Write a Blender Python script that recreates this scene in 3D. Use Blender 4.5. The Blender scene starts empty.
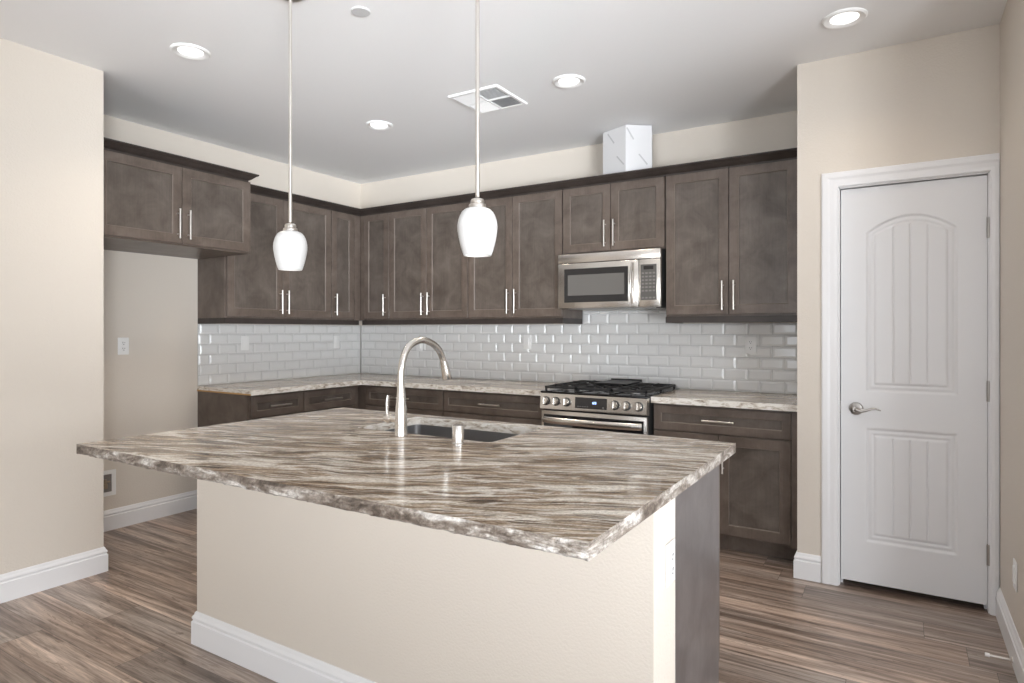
import bpy, bmesh, math, random
from mathutils import Vector, Matrix
random.seed(7)
S = bpy.context.scene
COL = S.collection
PI = math.pi

# ---------------------------------------------------------------- camera
cd = bpy.data.cameras.new('camera'); cam = bpy.data.objects.new('camera', cd); COL.objects.link(cam)
cam.location = (4.487, -4.46, 1.328)
cam.rotation_euler = (PI/2, 0, 0.554)
cd.sensor_width = 36; cd.lens = 629.8*36/1024
cd.shift_x = 0.0009; cd.shift_y = -0.0105
cd.clip_start = 0.05
S.camera = cam
# ---------------------------------------------------------------- world, light, exposure
w = bpy.data.worlds.new('world'); S.world = w; w.use_nodes = True
w.node_tree.nodes['Background'].inputs[0].default_value = (0.85, 0.92, 1, 1)
w.node_tree.nodes['Background'].inputs[1].default_value = 1.0
S.view_settings.view_transform = 'Standard'; S.view_settings.look = 'None'
S.view_settings.gamma = 1; S.view_settings.use_curve_mapping = False
S.view_settings.exposure = 0.06

def area(name, loc, target, sx, sy, power, col, spread=180):
    l = bpy.data.lights.new(name, 'AREA'); l.shape = 'RECTANGLE'; l.size = sx; l.size_y = sy
    l.energy = power; l.color = col; l.spread = math.radians(spread)
    o = bpy.data.objects.new(name, l); COL.objects.link(o); o.location = loc
    o.rotation_euler = (Vector(target)-Vector(loc)).to_track_quat('-Z', 'Y').to_euler()
    return o
H = 2.76
# daylight entering by the glazed doors and windows of the living area behind and beside the camera
DAY = (0.905, 0.95, 1)
area('daylight_patio_door', (8.42, -3.6, 1.10), (0, -3.6, 1.6), 1.9, 2.0, 115, DAY)
area('daylight_corner_door', (8.40, -7.8, 1.05), (3.6, -.4, 1.6), 1.9, 2.0, 50, DAY)
area('daylight_rear_window', (4.0, -8.90, 1.35), (4.0, 0, 1.6), 3.2, 1.7, 24, DAY)
area('daylight_rear_window', (4.2, -8.90, 1.5), (3.0, -.5, 2.3), 3.2, 1.7, 8, DAY, 50)  # added second lamp at this window, narrow beam lifting the upper back cabinets
# added uplights behind the camera that brighten the ceiling, standing in for floor bounce
area('added_ceiling_fill', (7.4, -6.0, 0.3), (5.6, -3.4, 2.76), 1.2, 1.2, 88, DAY)
area('added_ceiling_fill', (3.6, -7.2, 0.3), (1.7, -1.5, 2.76), 1.6, 1.2, 7, DAY, 45)
area('added_ceiling_fill', (7.4, -6.0, 0.9), (1.0, -0.7, 2.76), 1.2, 1.2, 23, DAY, 36)

# ---------------------------------------------------------------- material helpers
def mat(name, col=(.8,.8,.8), rough=.5, metal=0, spec=.5, emis=None, estr=0, coat=0):
    m = bpy.data.materials.new(name); m.use_nodes = True
    b = m.node_tree.nodes['Principled BSDF']
    b.inputs['Base Color'].default_value = (*col, 1); b.inputs['Roughness'].default_value = rough
    b.inputs['Metallic'].default_value = metal; b.inputs['Specular IOR Level'].default_value = spec
    b.inputs['Coat Weight'].default_value = coat
    if emis: b.inputs['Emission Color'].default_value = (*emis, 1); b.inputs['Emission Strength'].default_value = estr
    return m
def N(m, t, **kw):
    n = m.node_tree.nodes.new(t)
    for k, v in kw.items():
        if hasattr(n, k): setattr(n, k, v)
        else: n.inputs[k.replace('_', ' ')].default_value = v
    return n
def L(m, a, b): m.node_tree.links.new(a, b)
def B(m): return m.node_tree.nodes['Principled BSDF']
def ramp(m, fac, stops, interp='LINEAR'):
    r = N(m, 'ShaderNodeValToRGB'); L(m, fac, r.inputs[0]); r.color_ramp.interpolation = interp
    e = r.color_ramp.elements
    while len(e) < len(stops): e.new(0.5)
    for k, (p, c) in enumerate(stops): e[k].position = p; e[k].color = (*c, 1)
    return r.outputs[0]
def mapped(m, scale=(1,1,1), rot=(0,0,0), rnd=0):
    tc = N(m, 'ShaderNodeTexCoord'); mp = N(m, 'ShaderNodeMapping')
    mp.inputs['Scale'].default_value = scale; mp.inputs['Rotation'].default_value = rot
    L(m, tc.outputs['Object'], mp.inputs[0])
    if rnd:
        oi = N(m, 'ShaderNodeObjectInfo'); mu = N(m, 'ShaderNodeMath', operation='MULTIPLY'); mu.inputs[1].default_value = rnd
        L(m, oi.outputs['Random'], mu.inputs[0]); L(m, mu.outputs[0], mp.inputs['Location'])
    return mp.outputs[0]
def noise(m, vec, scale, detail=2, rough=.5, dist=0):
    n = N(m, 'ShaderNodeTexNoise'); n.inputs['Scale'].default_value = scale; n.inputs['Detail'].default_value = detail
    n.inputs['Roughness'].default_value = rough; n.inputs['Distortion'].default_value = dist
    L(m, vec, n.inputs['Vector']); return n.outputs['Fac']
def bump(m, h, strength, dist=.002):
    b = N(m, 'ShaderNodeBump'); b.inputs['Strength'].default_value = strength; b.inputs['Distance'].default_value = dist
    L(m, h, b.inputs['Height']); L(m, b.outputs[0], B(m).inputs['Normal'])
def mixc(m, fac, a, b, mode='MIX'):
    x = N(m, 'ShaderNodeMix', data_type='RGBA', blend_type=mode)
    for i, v in ((0, fac), (6, a), (7, b)):
        if hasattr(v, 'links'): L(m, v, x.inputs[i])
        elif isinstance(v, tuple): x.inputs[i].default_value = (*v, 1)
        else: x.inputs[i].default_value = v
    return x.outputs[2]

# walls: beige eggshell over orange-peel texture
M_wall = mat('beige_wall_paint', (.725, .665, .59), .6, spec=.3)
v = mapped(M_wall); bump(M_wall, noise(M_wall, v, 120, 2, .5), .6, .0025)
M_ceil = mat('ceiling_white', (.91, .91, .91), .8, spec=.2)
v = mapped(M_ceil); bump(M_ceil, noise(M_ceil, v, 70, 3, .5), .3, .002)
M_trim = mat('white_trim_paint', (.86, .86, .87), .35)
M_door = mat('white_door_paint', (.80, .80, .81), .38)
M_white = mat('white_plastic', (.93, .93, .92), .3)
M_slot = mat('dark_slot', (.04, .04, .04), .5)
M_dark = mat('dark_gap', (.02, .02, .02), .7)
M_steel = mat('stainless_steel', (.74, .71, .67), .26, 1)
v = mapped(M_steel, (3, 3, 300)); bump(M_steel, noise(M_steel, v, 1.5, 2), .06, .0005)
M_nickel = mat('brushed_nickel', (.80, .77, .73), .28, 1)
M_faucet = mat('faucet_steel', (.80, .78, .75), .25, 1)
M_pewter = mat('pewter_lever', (.42, .40, .38), .3, 1)
M_sink = mat('sink_steel', (.42, .42, .43), .34, 1)
M_blackglass = mat('black_glass', (.012, .012, .014), .06, coat=.5)
M_mwglass = mat('microwave_window_glass', (.13, .125, .12), .10, coat=.6)
M_iron = mat('cast_iron', (.018, .018, .019), .5)
M_enamel = mat('black_enamel', (.012, .012, .013), .16)
M_burner = mat('burner_aluminium', (.35, .34, .33), .4, .9)
M_keypad = mat('keypad_grey', (.10, .095, .09), .4)
M_key = mat('keypad_key', (.21, .20, .19), .45)
M_clock = mat('clock_digits', (.3, .5, 1), .4, emis=(.45, .62, 1), estr=2.2)
M_opal = mat('opal_glass', (.54, .535, .525), .3, emis=(1, .97, .93), estr=.04)
M_lens = mat('lamp_lens', (.9, .9, .9), .4, emis=(1, .98, .95), estr=1.6)
M_edgewood = mat('plywood_edge', (.55, .33, .13), .6)
M_grout = mat('grout_grey', (.48, .48, .475), .85)
M_tile = mat('grey_white_glazed_tile', (.81, .81, .80), .09, spec=.6)
v = mapped(M_tile); bump(M_tile, noise(M_tile, v, 14, 2), .25, .003)
M_box = mat('white_duct_board', (.78, .78, .79), .6)
M_tape = mat('grey_tape_line', (.55, .55, .56), .6)
M_brass = mat('valve_brass', (.35, .28, .2), .4, .7)
M_shadowbox = mat('valve_box_liner', (.22, .20, .19), .6)

def wood(name, c0, c1, c2, rough=.36, sc=(1,1,1), g=.10):
    m = mat(name, c1, rough, spec=.5)
    v = mapped(m, sc, rnd=13)
    blotch = noise(m, v, 6.5, 5, .62, .5)
    col = ramp(m, blotch, [(.30, c0), (.50, c1), (.72, c2)])
    v2 = mapped(m, (sc[0]*60, sc[1]*60, sc[2]*3.5), rnd=13)
    gr = noise(m, v2, 1.9, 5, .7)
    gc = ramp(m, gr, [(.3, (1-g,1-g,1-g)), (.7, (1+g,1+g,1+g))])
    L(m, mixc(m, 1.0, col, gc, 'MULTIPLY'), B(m).inputs['Base Color'])
    bump(m, gr, .08, .0006)
    return m
M_wood = wood('stained_maple_frame', (.092,.070,.056), (.130,.101,.083), (.172,.138,.116))
M_wpanel = wood('stained_maple_panel', (.078,.062,.051), (.116,.095,.080), (.158,.132,.115))
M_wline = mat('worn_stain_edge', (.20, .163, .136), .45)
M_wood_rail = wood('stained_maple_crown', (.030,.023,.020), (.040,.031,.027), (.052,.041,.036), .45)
M_panel = wood('stained_end_panel', (.10,.086,.082), (.130,.115,.112), (.165,.148,.144), .3)

# veined brown and cream granite
def granite(name, edge=False):
    m = mat(name, (.5,.45,.4), .16 if not edge else .45, spec=.38)
    tc = N(m, 'ShaderNodeTexCoord')
    mp0 = N(m, 'ShaderNodeMapping'); mp0.inputs['Rotation'].default_value = (0, 0, -0.38)
    L(m, tc.outputs['Object'], mp0.inputs[0]); base = mp0.outputs[0]
    wn = N(m, 'ShaderNodeTexNoise'); wn.inputs['Scale'].default_value = 1.6; wn.inputs['Detail'].default_value = 3
    L(m, base, wn.inputs['Vector'])
    sub = N(m, 'ShaderNodeVectorMath', operation='SUBTRACT'); L(m, wn.outputs['Color'], sub.inputs[0]); sub.inputs[1].default_value = (.5,.5,.5)
    scl = N(m, 'ShaderNodeVectorMath', operation='MULTIPLY'); L(m, sub.outputs[0], scl.inputs[0]); scl.inputs[1].default_value = (.35,.22,.15)
    add = N(m, 'ShaderNodeVectorMath', operation='ADD'); L(m, base, add.inputs[0]); L(m, scl.outputs[0], add.inputs[1])
    def st(sx, sy, sz, off=0):
        mp = N(m, 'ShaderNodeMapping'); mp.inputs['Scale'].default_value = (sx, sy, sz); mp.inputs['Location'].default_value = (off, off, off)
        L(m, add.outputs[0], mp.inputs[0]); return mp.outputs[0]
    if edge:
        k = (4, 4, 14)
        n1 = noise(m, st(*k), 2.0, 6, .62, .9); n2 = noise(m, st(55, 55, 55, 3), 1.5, 5, .75)
        c = ramp(m, n1, [(.34, (.085,.068,.054)), (.44, (.20,.163,.134)), (.53, (.34,.30,.26)), (.61, (.60,.57,.53)), (.70, (.80,.78,.75))])
        s = ramp(m, n2, [(.35, (.34,.31,.29)), (.6, (1.15,1.15,1.15))])
        L(m, mixc(m, .8, c, s, 'MULTIPLY'), B(m).inputs['Base Color'])
        bump(m, n2, .5, .004)
        return m
    n1 = noise(m, st(.9, 4.6, 4), 1.8, 7, .66, .8)
    n2 = noise(m, st(1.4, 10, 9, 4), 2.0, 9, .74, 1.5)
    n3 = noise(m, st(.9, 7, 5, 9), 2.0, 5, .6, .6)
    brown = ramp(m, n2, [(.31, (.055,.036,.022)), (.39, (.13,.090,.058)), (.47, (.27,.20,.138)), (.55, (.43,.335,.245)), (.64, (.76,.66,.53))])
    cream = ramp(m, n2, [(.34, (.50,.41,.31)), (.45, (.74,.67,.57)), (.56, (.92,.88,.81))])
    big = ramp(m, n1, [(.535, (0,0,0)), (.60, (1,1,1))])
    c = mixc(m, big, brown, cream)
    for off_, fr, wdt in ((15, 9, .010), (27, 6, .012), (40, 14, .012)):
        nv = noise(m, st(.8, fr, 6, off_), 1.5, 3, .5, .7)
        vein = ramp(m, nv, [(.5-2.2*wdt, (0,0,0)), (.5-.4*wdt, (1,1,1)), (.5+.4*wdt, (1,1,1)), (.5+2.2*wdt, (0,0,0))])
        brk = ramp(m, noise(m, st(1.2, 5, 5, off_+3), 2, 2), [(.40, (0,0,0)), (.55, (.85,.85,.85))])
        c = mixc(m, mixc(m, 1, vein, brk, 'MULTIPLY'), c, (.90,.86,.79))
    dark = ramp(m, n3, [(.36, (.34,.28,.23)), (.46, (1,1,1))])
    c = mixc(m, .85, c, dark, 'MULTIPLY')
    fine = noise(m, st(50, 95, 90, 2), 2.2, 5, .8)
    fc = ramp(m, fine, [(.34, (.38,.35,.32)), (.50, (.98,.98,.98)), (.66, (1.38,1.38,1.38))])
    L(m, mixc(m, .85, c, fc, 'MULTIPLY'), B(m).inputs['Base Color'])
    return m
M_gcut = mat('granite_polished_cut', (.60, .53, .45), .2)
v = mapped(M_gcut, (1, 1, 3)); L(M_gcut, ramp(M_gcut, noise(M_gcut, v, 16, 6, .7, .5), [(.33, (.27,.21,.16)), (.43, (.62,.56,.48)), (.54, (.88,.85,.80))]), B(M_gcut).inputs['Base Color'])
M_gran = granite('brown_veined_granite'); M_gedge = granite('granite_rough_edge', True)

# vinyl plank floor: rows along x, each row shifted by its own amount
M_floor = mat('vinyl_plank_floor', (.2,.15,.12), .30, spec=.45)
m = M_floor
def MA(op, a, b_=None, c_=None):
    n = N(m, 'ShaderNodeMath', operation=op)
    for i_, v_ in enumerate((a, b_, c_)):
        if v_ is None: continue
        if hasattr(v_, 'links'): L(m, v_, n.inputs[i_])
        else: n.inputs[i_].default_value = v_
    return n.outputs[0]
tc = N(m, 'ShaderNodeTexCoord'); sx = N(m, 'ShaderNodeSeparateXYZ'); L(m, tc.outputs['Object'], sx.inputs[0])
PW, PL = .178, 1.22
ry = MA('DIVIDE', MA('ADD', sx.outputs[1], 3.169), PW); row = MA('FLOOR', ry); fy = MA('FRACT', ry)
wn1 = N(m, 'ShaderNodeTexWhiteNoise', noise_dimensions='1D'); L(m, row, wn1.inputs['W'])
rx = MA('DIVIDE', MA('ADD', sx.outputs[0], MA('MULTIPLY', wn1.outputs['Value'], 7.3)), PL); colm = MA('FLOOR', rx); fx = MA('FRACT', rx)
cb = N(m, 'ShaderNodeCombineXYZ'); L(m, row, cb.inputs[0]); L(m, colm, cb.inputs[1])
wn2 = N(m, 'ShaderNodeTexWhiteNoise', noise_dimensions='2D'); L(m, cb.outputs[0], wn2.inputs['Vector'])
plank = wn2.outputs['Value']
ey = MA('MULTIPLY', MA('MINIMUM', fy, MA('SUBTRACT', 1, fy)), PW); ex = MA('MULTIPLY', MA('MINIMUM', fx, MA('SUBTRACT', 1, fx)), PL)
seam = MA('LESS_THAN', MA('MINIMUM', ey, ex), .0011)
sc = N(m, 'ShaderNodeVectorMath', operation='SCALE'); L(m, wn2.outputs['Color'], sc.inputs[0]); sc.inputs['Scale'].default_value = 41
ad = N(m, 'ShaderNodeVectorMath', operation='ADD'); L(m, tc.outputs['Object'], ad.inputs[0]); L(m, sc.outputs[0], ad.inputs[1])
def fst(sx_, sy_, loc=0):
    q = N(m, 'ShaderNodeMapping'); q.inputs['Scale'].default_value = (sx_, sy_, 1); q.inputs['Location'].default_value = (loc, loc, 0)
    L(m, ad.outputs[0], q.inputs[0]); return q.outputs[0]
g1 = noise(m, fst(.42, 9), 2.2, 6, .62, .7); g2 = noise(m, fst(3, 70, 5), 2.2, 5, .7, .4)
c = ramp(m, g1, [(.27, (.085,.060,.046)), (.40, (.20,.150,.120)), (.50, (.34,.272,.228)), (.60, (.48,.395,.335)), (.73, (.72,.61,.53))])
s_ = ramp(m, g2, [(.28, (.55,.53,.52)), (.50, (1.0,1.0,1.0)), (.72, (1.35,1.34,1.33))])
c = mixc(m, 1, c, s_, 'MULTIPLY')
k_ = noise(m, fst(1.3, 8, 21), 2.6, 4, .6, 2.5)
kn = ramp(m, k_, [(.60, (1,1,1)), (.66, (.50,.46,.43)), (.70, (.85,.82,.80))]); c = mixc(m, .85, c, kn, 'MULTIPLY')
hue = noise(m, fst(.5, 3, 33), 1.2, 2)
hc = ramp(m, hue, [(.35, (.96,.99,1.02)), (.65, (1.05,.98,.93))]); c = mixc(m, 1, c, hc, 'MULTIPLY')
tone = ramp(m, plank, [(0, (.72,.71,.71)), (.5, (.96,.96,.96)), (1, (1.22,1.20,1.18))]); c = mixc(m, 1, c, tone, 'MULTIPLY')
c = mixc(m, MA('MULTIPLY', seam, .75), c, (.05,.038,.03))
L(m, c, B(m).inputs['Base Color'])
bump(m, MA('SUBTRACT', MA('MULTIPLY', g2, .3), seam), .25, .001)

# ---------------------------------------------------------------- mesh helpers
def new(): return bmesh.new()
def box(bm, x0, x1, y0, y1, z0, z1, b=0, seg=1, M=None):
    vs = [bm.verts.new((x, y, z)) for x in (x0, x1) for y in (y0, y1) for z in (z0, z1)]
    fs = [bm.faces.new([vs[i] for i in q]) for q in ((0,1,3,2),(4,6,7,5),(0,4,5,1),(2,3,7,6),(0,2,6,4),(1,5,7,3))]
    out = vs
    if b:
        es = list({e for f in fs for e in f.edges})
        r = bmesh.ops.bevel(bm, geom=es, offset=b, segments=seg, affect='EDGES', profile=.5)
        out = list({v for f in r['faces'] for v in f.verts})
    if M is not None:
        bmesh.ops.transform(bm, matrix=M, verts=out)
    return bm
def lathe(bm, prof, n=32, M=None, cap=True):
    rings = []
    for r, z in prof:
        rings.append([bm.verts.new((r*math.cos(2*PI*k/n), r*math.sin(2*PI*k/n), z)) for k in range(n)])
    for a, b_ in zip(rings, rings[1:]):
        for k in range(n): bm.faces.new((a[k], a[(k+1)%n], b_[(k+1)%n], b_[k]))
    if cap:
        bm.faces.new(rings[0][::-1]); bm.faces.new(rings[-1])
    if M is not None: bmesh.ops.transform(bm, matrix=M, verts=[v for r in rings for v in r])
    return bm
def tube(bm, path, rad, n=14, cap=True, flat=None):
    P = [Vector(p) for p in path]; rad = rad if isinstance(rad, (list, tuple)) else [rad]*len(P)
    t0 = (P[1]-P[0]).normalized(); up = Vector((0,0,1)) if abs(t0.z) < .9 else Vector((1,0,0))
    nrm = t0.cross(up).normalized(); rings = []
    for i, p in enumerate(P):
        t = ((P[i+1]-p) if i == 0 else (p-P[i-1]) if i == len(P)-1 else (P[i+1]-P[i-1])).normalized()
        nrm = (nrm - t*nrm.dot(t)).normalized(); bn = t.cross(nrm)
        fx, fy = flat if flat else (1, 1)
        rings.append([bm.verts.new(p + rad[i]*(fx*math.cos(2*PI*k/n)*nrm + fy*math.sin(2*PI*k/n)*bn)) for k in range(n)])
    for a, b_ in zip(rings, rings[1:]):
        for k in range(n): bm.faces.new((a[k], a[(k+1)%n], b_[(k+1)%n], b_[k]))
    if cap: bm.faces.new(rings[0][::-1]); bm.faces.new(rings[-1])
    return bm
def prism(bm, pts, z0, z1):
    a = [bm.verts.new((x, y, z0)) for x, y in pts]; b_ = [bm.verts.new((x, y, z1)) for x, y in pts]
    n = len(pts)
    for k in range(n): bm.faces.new((a[k], a[(k+1)%n], b_[(k+1)%n], b_[k]))
    bm.faces.new(a[::-1]); bm.faces.new(b_)
    return bm
def sweep(bm, path, prof, closed=False, M=None):
    """mitred sweep; profile (offset to the right of travel, height)"""
    P = [Vector(p) for p in path]; n = len(P); rings = []
    for i in range(n):
        d0 = (P[i]-P[i-1]).normalized() if i > 0 or closed else None
        d1 = (P[(i+1)%n]-P[i]).normalized() if i < n-1 or closed else None
        r0 = Vector((d0.y, -d0.x)) if d0 else None; r1 = Vector((d1.y, -d1.x)) if d1 else None
        if r0 is None: mt = r1
        elif r1 is None: mt = r0
        else: mt = (r0+r1)/(1+r0.dot(r1))
        rings.append([bm.verts.new((P[i].x+mt.x*o, P[i].y+mt.y*o, h)) for o, h in prof])
    k = len(prof)
    for i in range(n if closed else n-1):
        a, b_ = rings[i], rings[(i+1)%n]
        for j in range(k): bm.faces.new((a[j], b_[j], b_[(j+1)%k], a[(j+1)%k]))
    if not closed: bm.faces.new(rings[0]); bm.faces.new(rings[-1][::-1])
    if M is not None: bmesh.ops.transform(bm, matrix=M, verts=[v for r in rings for v in r])
    return bm
def obj(name, bm, m, parent=None, loc=(0,0,0), rot=(0,0,0), smooth=True, ang=35):
    bmesh.ops.recalc_face_normals(bm, faces=bm.faces[:])
    for f in bm.faces: f.smooth = smooth
    if smooth:
        for e in bm.edges:
            if len(e.link_faces) != 2 or e.calc_face_angle(0) > math.radians(ang): e.smooth = False
    me = bpy.data.meshes.new(name); bm.to_mesh(me); bm.free()
    for x in (m if isinstance(m, (list, tuple)) else [m]): me.materials.append(x)
    o = bpy.data.objects.new(name, me); COL.objects.link(o); o.parent = parent
    o.location = loc; o.rotation_euler = rot
    return o
def struct(name, bm, m, parent=None, **k):
    o = obj(name, bm, m, parent, **k)
    if parent is None: o['kind'] = 'structure'
    return o
def tag(o, label, cat, group=None):
    o['label'] = label; o['category'] = cat
    if group: o['group'] = group
    return o
def thing(name, label, cat, loc=(0,0,0), rz=0, group=None):
    o = bpy.data.objects.new(name, None); COL.objects.link(o); o.location = loc; o.rotation_euler = (0,0,rz)
    o.empty_display_size = .1
    return tag(o, label, cat, group)
def dup(root, loc, rz=None, label=None, group=None):
    r = root.copy(); COL.objects.link(r); r.location = loc
    if rz is not None: r.rotation_euler = (0,0,rz)
    if label: r['label'] = label
    if group: r['group'] = group
    for ch in list(root.children):
        c_ = ch.copy(); COL.objects.link(c_); c_.parent = r
        for g in list(ch.children):
            d = g.copy(); COL.objects.link(d); d.parent = c_
    return r
RX = lambda a: Matrix.Rotation(a, 4, 'X')
RY = lambda a: Matrix.Rotation(a, 4, 'Y')
RZ = lambda a: Matrix.Rotation(a, 4, 'Z')
T = lambda x, y, z: Matrix.Translation((x, y, z))

# ---------------------------------------------------------------- room shell
XP, YP, XR = 4.013, -.763, 4.88     # pantry corner, right wall
XS, YS = .745, -2.687               # end of the left stub wall
YE = -1.62                          # where the right wall ends
X1, Y1 = 8.5, -9.0
bm = new(); box(bm, -.1, X1+.1, Y1-.1, .1, -.05, 0); struct('floor', bm, M_floor, smooth=False)
bm = new(); box(bm, -.1, X1+.1, Y1-.1, .1, H, H+.1); struct('ceiling', bm, M_ceil, smooth=False)
bm = new(); box(bm, -.1, 0, YS, 0, 0, H); box(bm, -.1, XS, Y1, YS, 0, H)
struct('wall_left', bm, M_wall, smooth=False)
bm = new(); box(bm, -.1, X1+.1, 0, .1, 0, H); struct('wall_back', bm, M_wall, smooth=False)
# pantry: walls with a doorway
DX0, DX1, DZ = 4.212, 4.842, 2.075
bm = new()
box(bm, XP, XP+.11, YP, 0, 0, H); box(bm, XP+.11, DX0, YP, YP+.11, 0, H); box(bm, DX1, XR, YP, YP+.11, 0, H)
box(bm, DX0, DX1, YP, YP+.11, DZ, H)
struct('wall_pantry', bm, M_wall, smooth=False)
bm = new(); box(bm, XR, XR+.12, YE, 0, 0, H); struct('wall_right', bm, M_wall, smooth=False)
# outer walls of the living area, with glazed openings
bm = new()

for a, b_ in ((Y1, -8.75), (-6.85, -4.55), (-2.65, 0)): box(bm, X1, X1+.1, a, b_, 0, H)
for a, b_ in ((-8.75, -6.85), (-4.55, -2.65)): box(bm, X1, X1+.1, a, b_, 2.15, H)
struct('wall_far_right', bm, M_wall, smooth=False)
bm = new()
box(bm, XS, 2.5, Y1-.1, Y1, 0, H); box(bm, 5.5, X1+.1, Y1-.1, Y1, 0, H); box(bm, 2.5, 5.5, Y1-.1, Y1, 0, .5); box(bm, 2.5, 5.5, Y1-.1, Y1, 2.2, H)
struct('wall_rear', bm, M_wall, smooth=False)
def glazed(name, M_, w_, h_, mull):
    bm = new()
    for a, b_, c_, d in ((0, w_, 0, .05), (0, w_, h_-.05, h_), (0, .05, 0, h_), (w_-.05, w_, 0, h_)): box(bm, a, b_, 0, .05, c_, d, .004)
    for k in range(1, mull): box(bm, k*w_/mull-.025, k*w_/mull+.025, 0, .05, .05, h_-.05)
    bmesh.ops.transform(bm, matrix=M_, verts=bm.verts[:])
    struct(name, bm, M_trim)
glazed('window_1', T(X1+.02, -6.85, .0) @ RZ(-PI/2), 1.9, 2.15, 2)
glazed('window_3', T(X1+.02, -2.65, .0) @ RZ(-PI/2), 1.9, 2.15, 2)
glazed('window_2', T(2.5, Y1-.08, .5), 3.0, 1.7, 3)

# baseboards
BB = [(0,0),(.0165,0),(.0165,.094),(.0115,.0985),(.0115,.1035),(.0145,.107),(.0145,.112),(.0125,.117),(.008,.123),(.006,.131),(.003,.136),(0,.136)]
bm = new(); sweep(bm, [(XS, Y1), (XS, YS), (0, YS), (0, -1.684)], BB); struct('baseboard_left', bm, M_trim, ang=20)
bm = new(); sweep(bm, [(XP, -.625), (XP, YP), (4.128, YP)], BB); struct('baseboard_pantry', bm, M_trim, ang=20)
bm = new(); sweep(bm, [(XR, -.782), (XR, YE), (XR+.12, YE), (XR+.12, 0)], BB); struct('baseboard_right', bm, M_trim, ang=20)

# ---------------------------------------------------------------- pantry door with casing
CS = [(0,0),(0,.010),(.006,.015),(.02,.017),(.034,.0135),(.04,.0135),(.052,.018),(.074,.018),(.080,.014),(.080,0)]
bm = new()
# path in (x, z); offset to the outside
Mc = Matrix(((1,0,0,0),(0,0,-1,YP),(0,1,0,0),(0,0,0,1)))
sweep(bm, [(DX1, 0), (DX1, DZ), (DX0, DZ), (DX0, 0)], CS, M=Mc)
# the right leg dies into the right wall
for vtx in bm.verts:
    if vtx.co.x > XR-.002: vtx.co.x = XR-.002
struct('trim_1', bm, M_trim, ang=20)
bm = new()
for a, b_, c_, d in ((DX0-.001, DX0+.005, 0, DZ), (DX1-.005, DX1+.001, 0, DZ), (DX0, DX1, DZ-.006, DZ)): box(bm, a, b_, YP+.001, YP+.10, c_, d)
for a, b_, c_, d in ((DX0+.005, DX0+.016, 0, DZ-.006), (DX1-.016, DX1-.005, 0, DZ-.006), (DX0+.005, DX1-.005, DZ-.018, DZ-.006)): box(bm, a, b_, YP+.052, YP+.09, c_, d)
struct('trim_2', bm, M_trim)

def door_leaf():
    W, Hd, z0 = .614, 2.030, .033
    x_off = 4.221
    nx, nz = 150, 430
    # panel outlines in door coordinates
    pxa, pxb = .116, .497
    def sd(x, z, a, b_, c_, top):
        dx = min(x-a, b_-x); return min(dx, z-c_, top(x)-z)
    cx = (pxa+pxb)/2; hw = (pxb-pxa)/2
    arch = lambda x: 1.795 + .080*max(0, 1-((x-cx)/hw)**2)
    flat = lambda x: .795
    def prof(d):
        if d <= 0: return 0
        if d < .010: return -.007*math.sin(d/.010*PI/2)
        if d < .020: return -.007 + .0030*(d-.010)/.010
        if d < .026: return -.004
        if d < .034: return -.004-.004*(d-.026)/.008
        if d < .046: return -.008+.0055*math.sin((d-.034)/.012*PI/2)
        return -.0025
    def hgt(x, z):
        h = 0
        for c_, top in ((.985, arch), (.215, flat)):
            d = sd(x, z, pxa, pxb, c_, top)
            if d > 0:
                h = prof(d)
                if d > .046:
                    iw = (pxb-pxa-.092)/4
                    for k in (1, 2, 3):
                        q = abs(x-(pxa+.046+k*iw))
                        if q < .006: h -= .004*(1-q/.006)
        return h
    xs = sorted(set([i*W/nx for i in range(nx+1)] + [pxa+.046+k*(pxb-pxa-.092)/4+s for k in (1,2,3) for s in (-.006, 0, .006)]))
    zs = sorted([i*Hd/nz for i in range(nz+1)])
    bm = new()
    g = [[bm.verts.new((x, -hgt(x, z), z)) for z in zs] for x in xs]
    for i in range(len(xs)-1):
        for j in range(len(zs)-1): bm.faces.new((g[i][j], g[i+1][j], g[i+1][j+1], g[i][j+1]))
    # back and sides
    y1 = .035
    b0 = [bm.verts.new(p) for p in ((0,y1,0),(W,y1,0),(W,y1,Hd),(0,y1,Hd))]
    bm.faces.new(b0[::-1])
    bm.faces.new([r[0] for r in g][::-1] + [b0[0], b0[1]]); bm.faces.new([r[-1] for r in g] + [b0[2], b0[3]])
    bm.faces.new(g[0] + [b0[3], b0[0]]); bm.faces.new(g[-1][::-1] + [b0[1], b0[2]])
    o = struct('door_1', bm, M_door, loc=(x_off, YP+.012, z0), ang=60)
    bm = new()   # lever set
    Mx = T(.070, 0, .893) @ RX(PI/2)
    lathe(bm, [(.033,0),(.033,.004),(.029,.010),(.016,.013),(.011,.016),(.011,.045)], 32, Mx)
    P = [(.070,-.045,.893),(.078,-.050,.889),(.095,-.052,.885),(.115,-.052,.890),(.14,-.051,.899),(.16,-.050,.900),(.182,-.049,.894)]
    tube(bm, P, [.0125,.0115,.0085,.0065,.0058,.005,.0035], 14)
    lathe(bm, [(.005,-.052),(.012,-.050),(.013,-.044)], 16, T(.070, 0, .893) @ RX(PI/2) @ T(0,0,.094) )
    obj('door_handle', bm, M_pewter, o)['label'] = 'pewter wave lever'
    bm = new(); box(bm, -.006, -.001, -.008, .001, .865, .925, .001); obj('strike_plate', bm, M_pewter, o)
    for z in (1.78, 1.01, .24):
        bm = new(); lathe(bm, [(.0075,-.048),(.0075,.048)], 12, T(W+.003, -.011, z)); box(bm, W-.001, W+.007, -.002, .002, z-.048, z+.048)
        for q in (-.029, -.0097, .0097, .029): lathe(bm, [(.0078,-.0007),(.0078,.0007)], 12, T(W+.003, -.011, z+q))
        obj('hinge', bm, M_pewter, o)
door_leaf()

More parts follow.
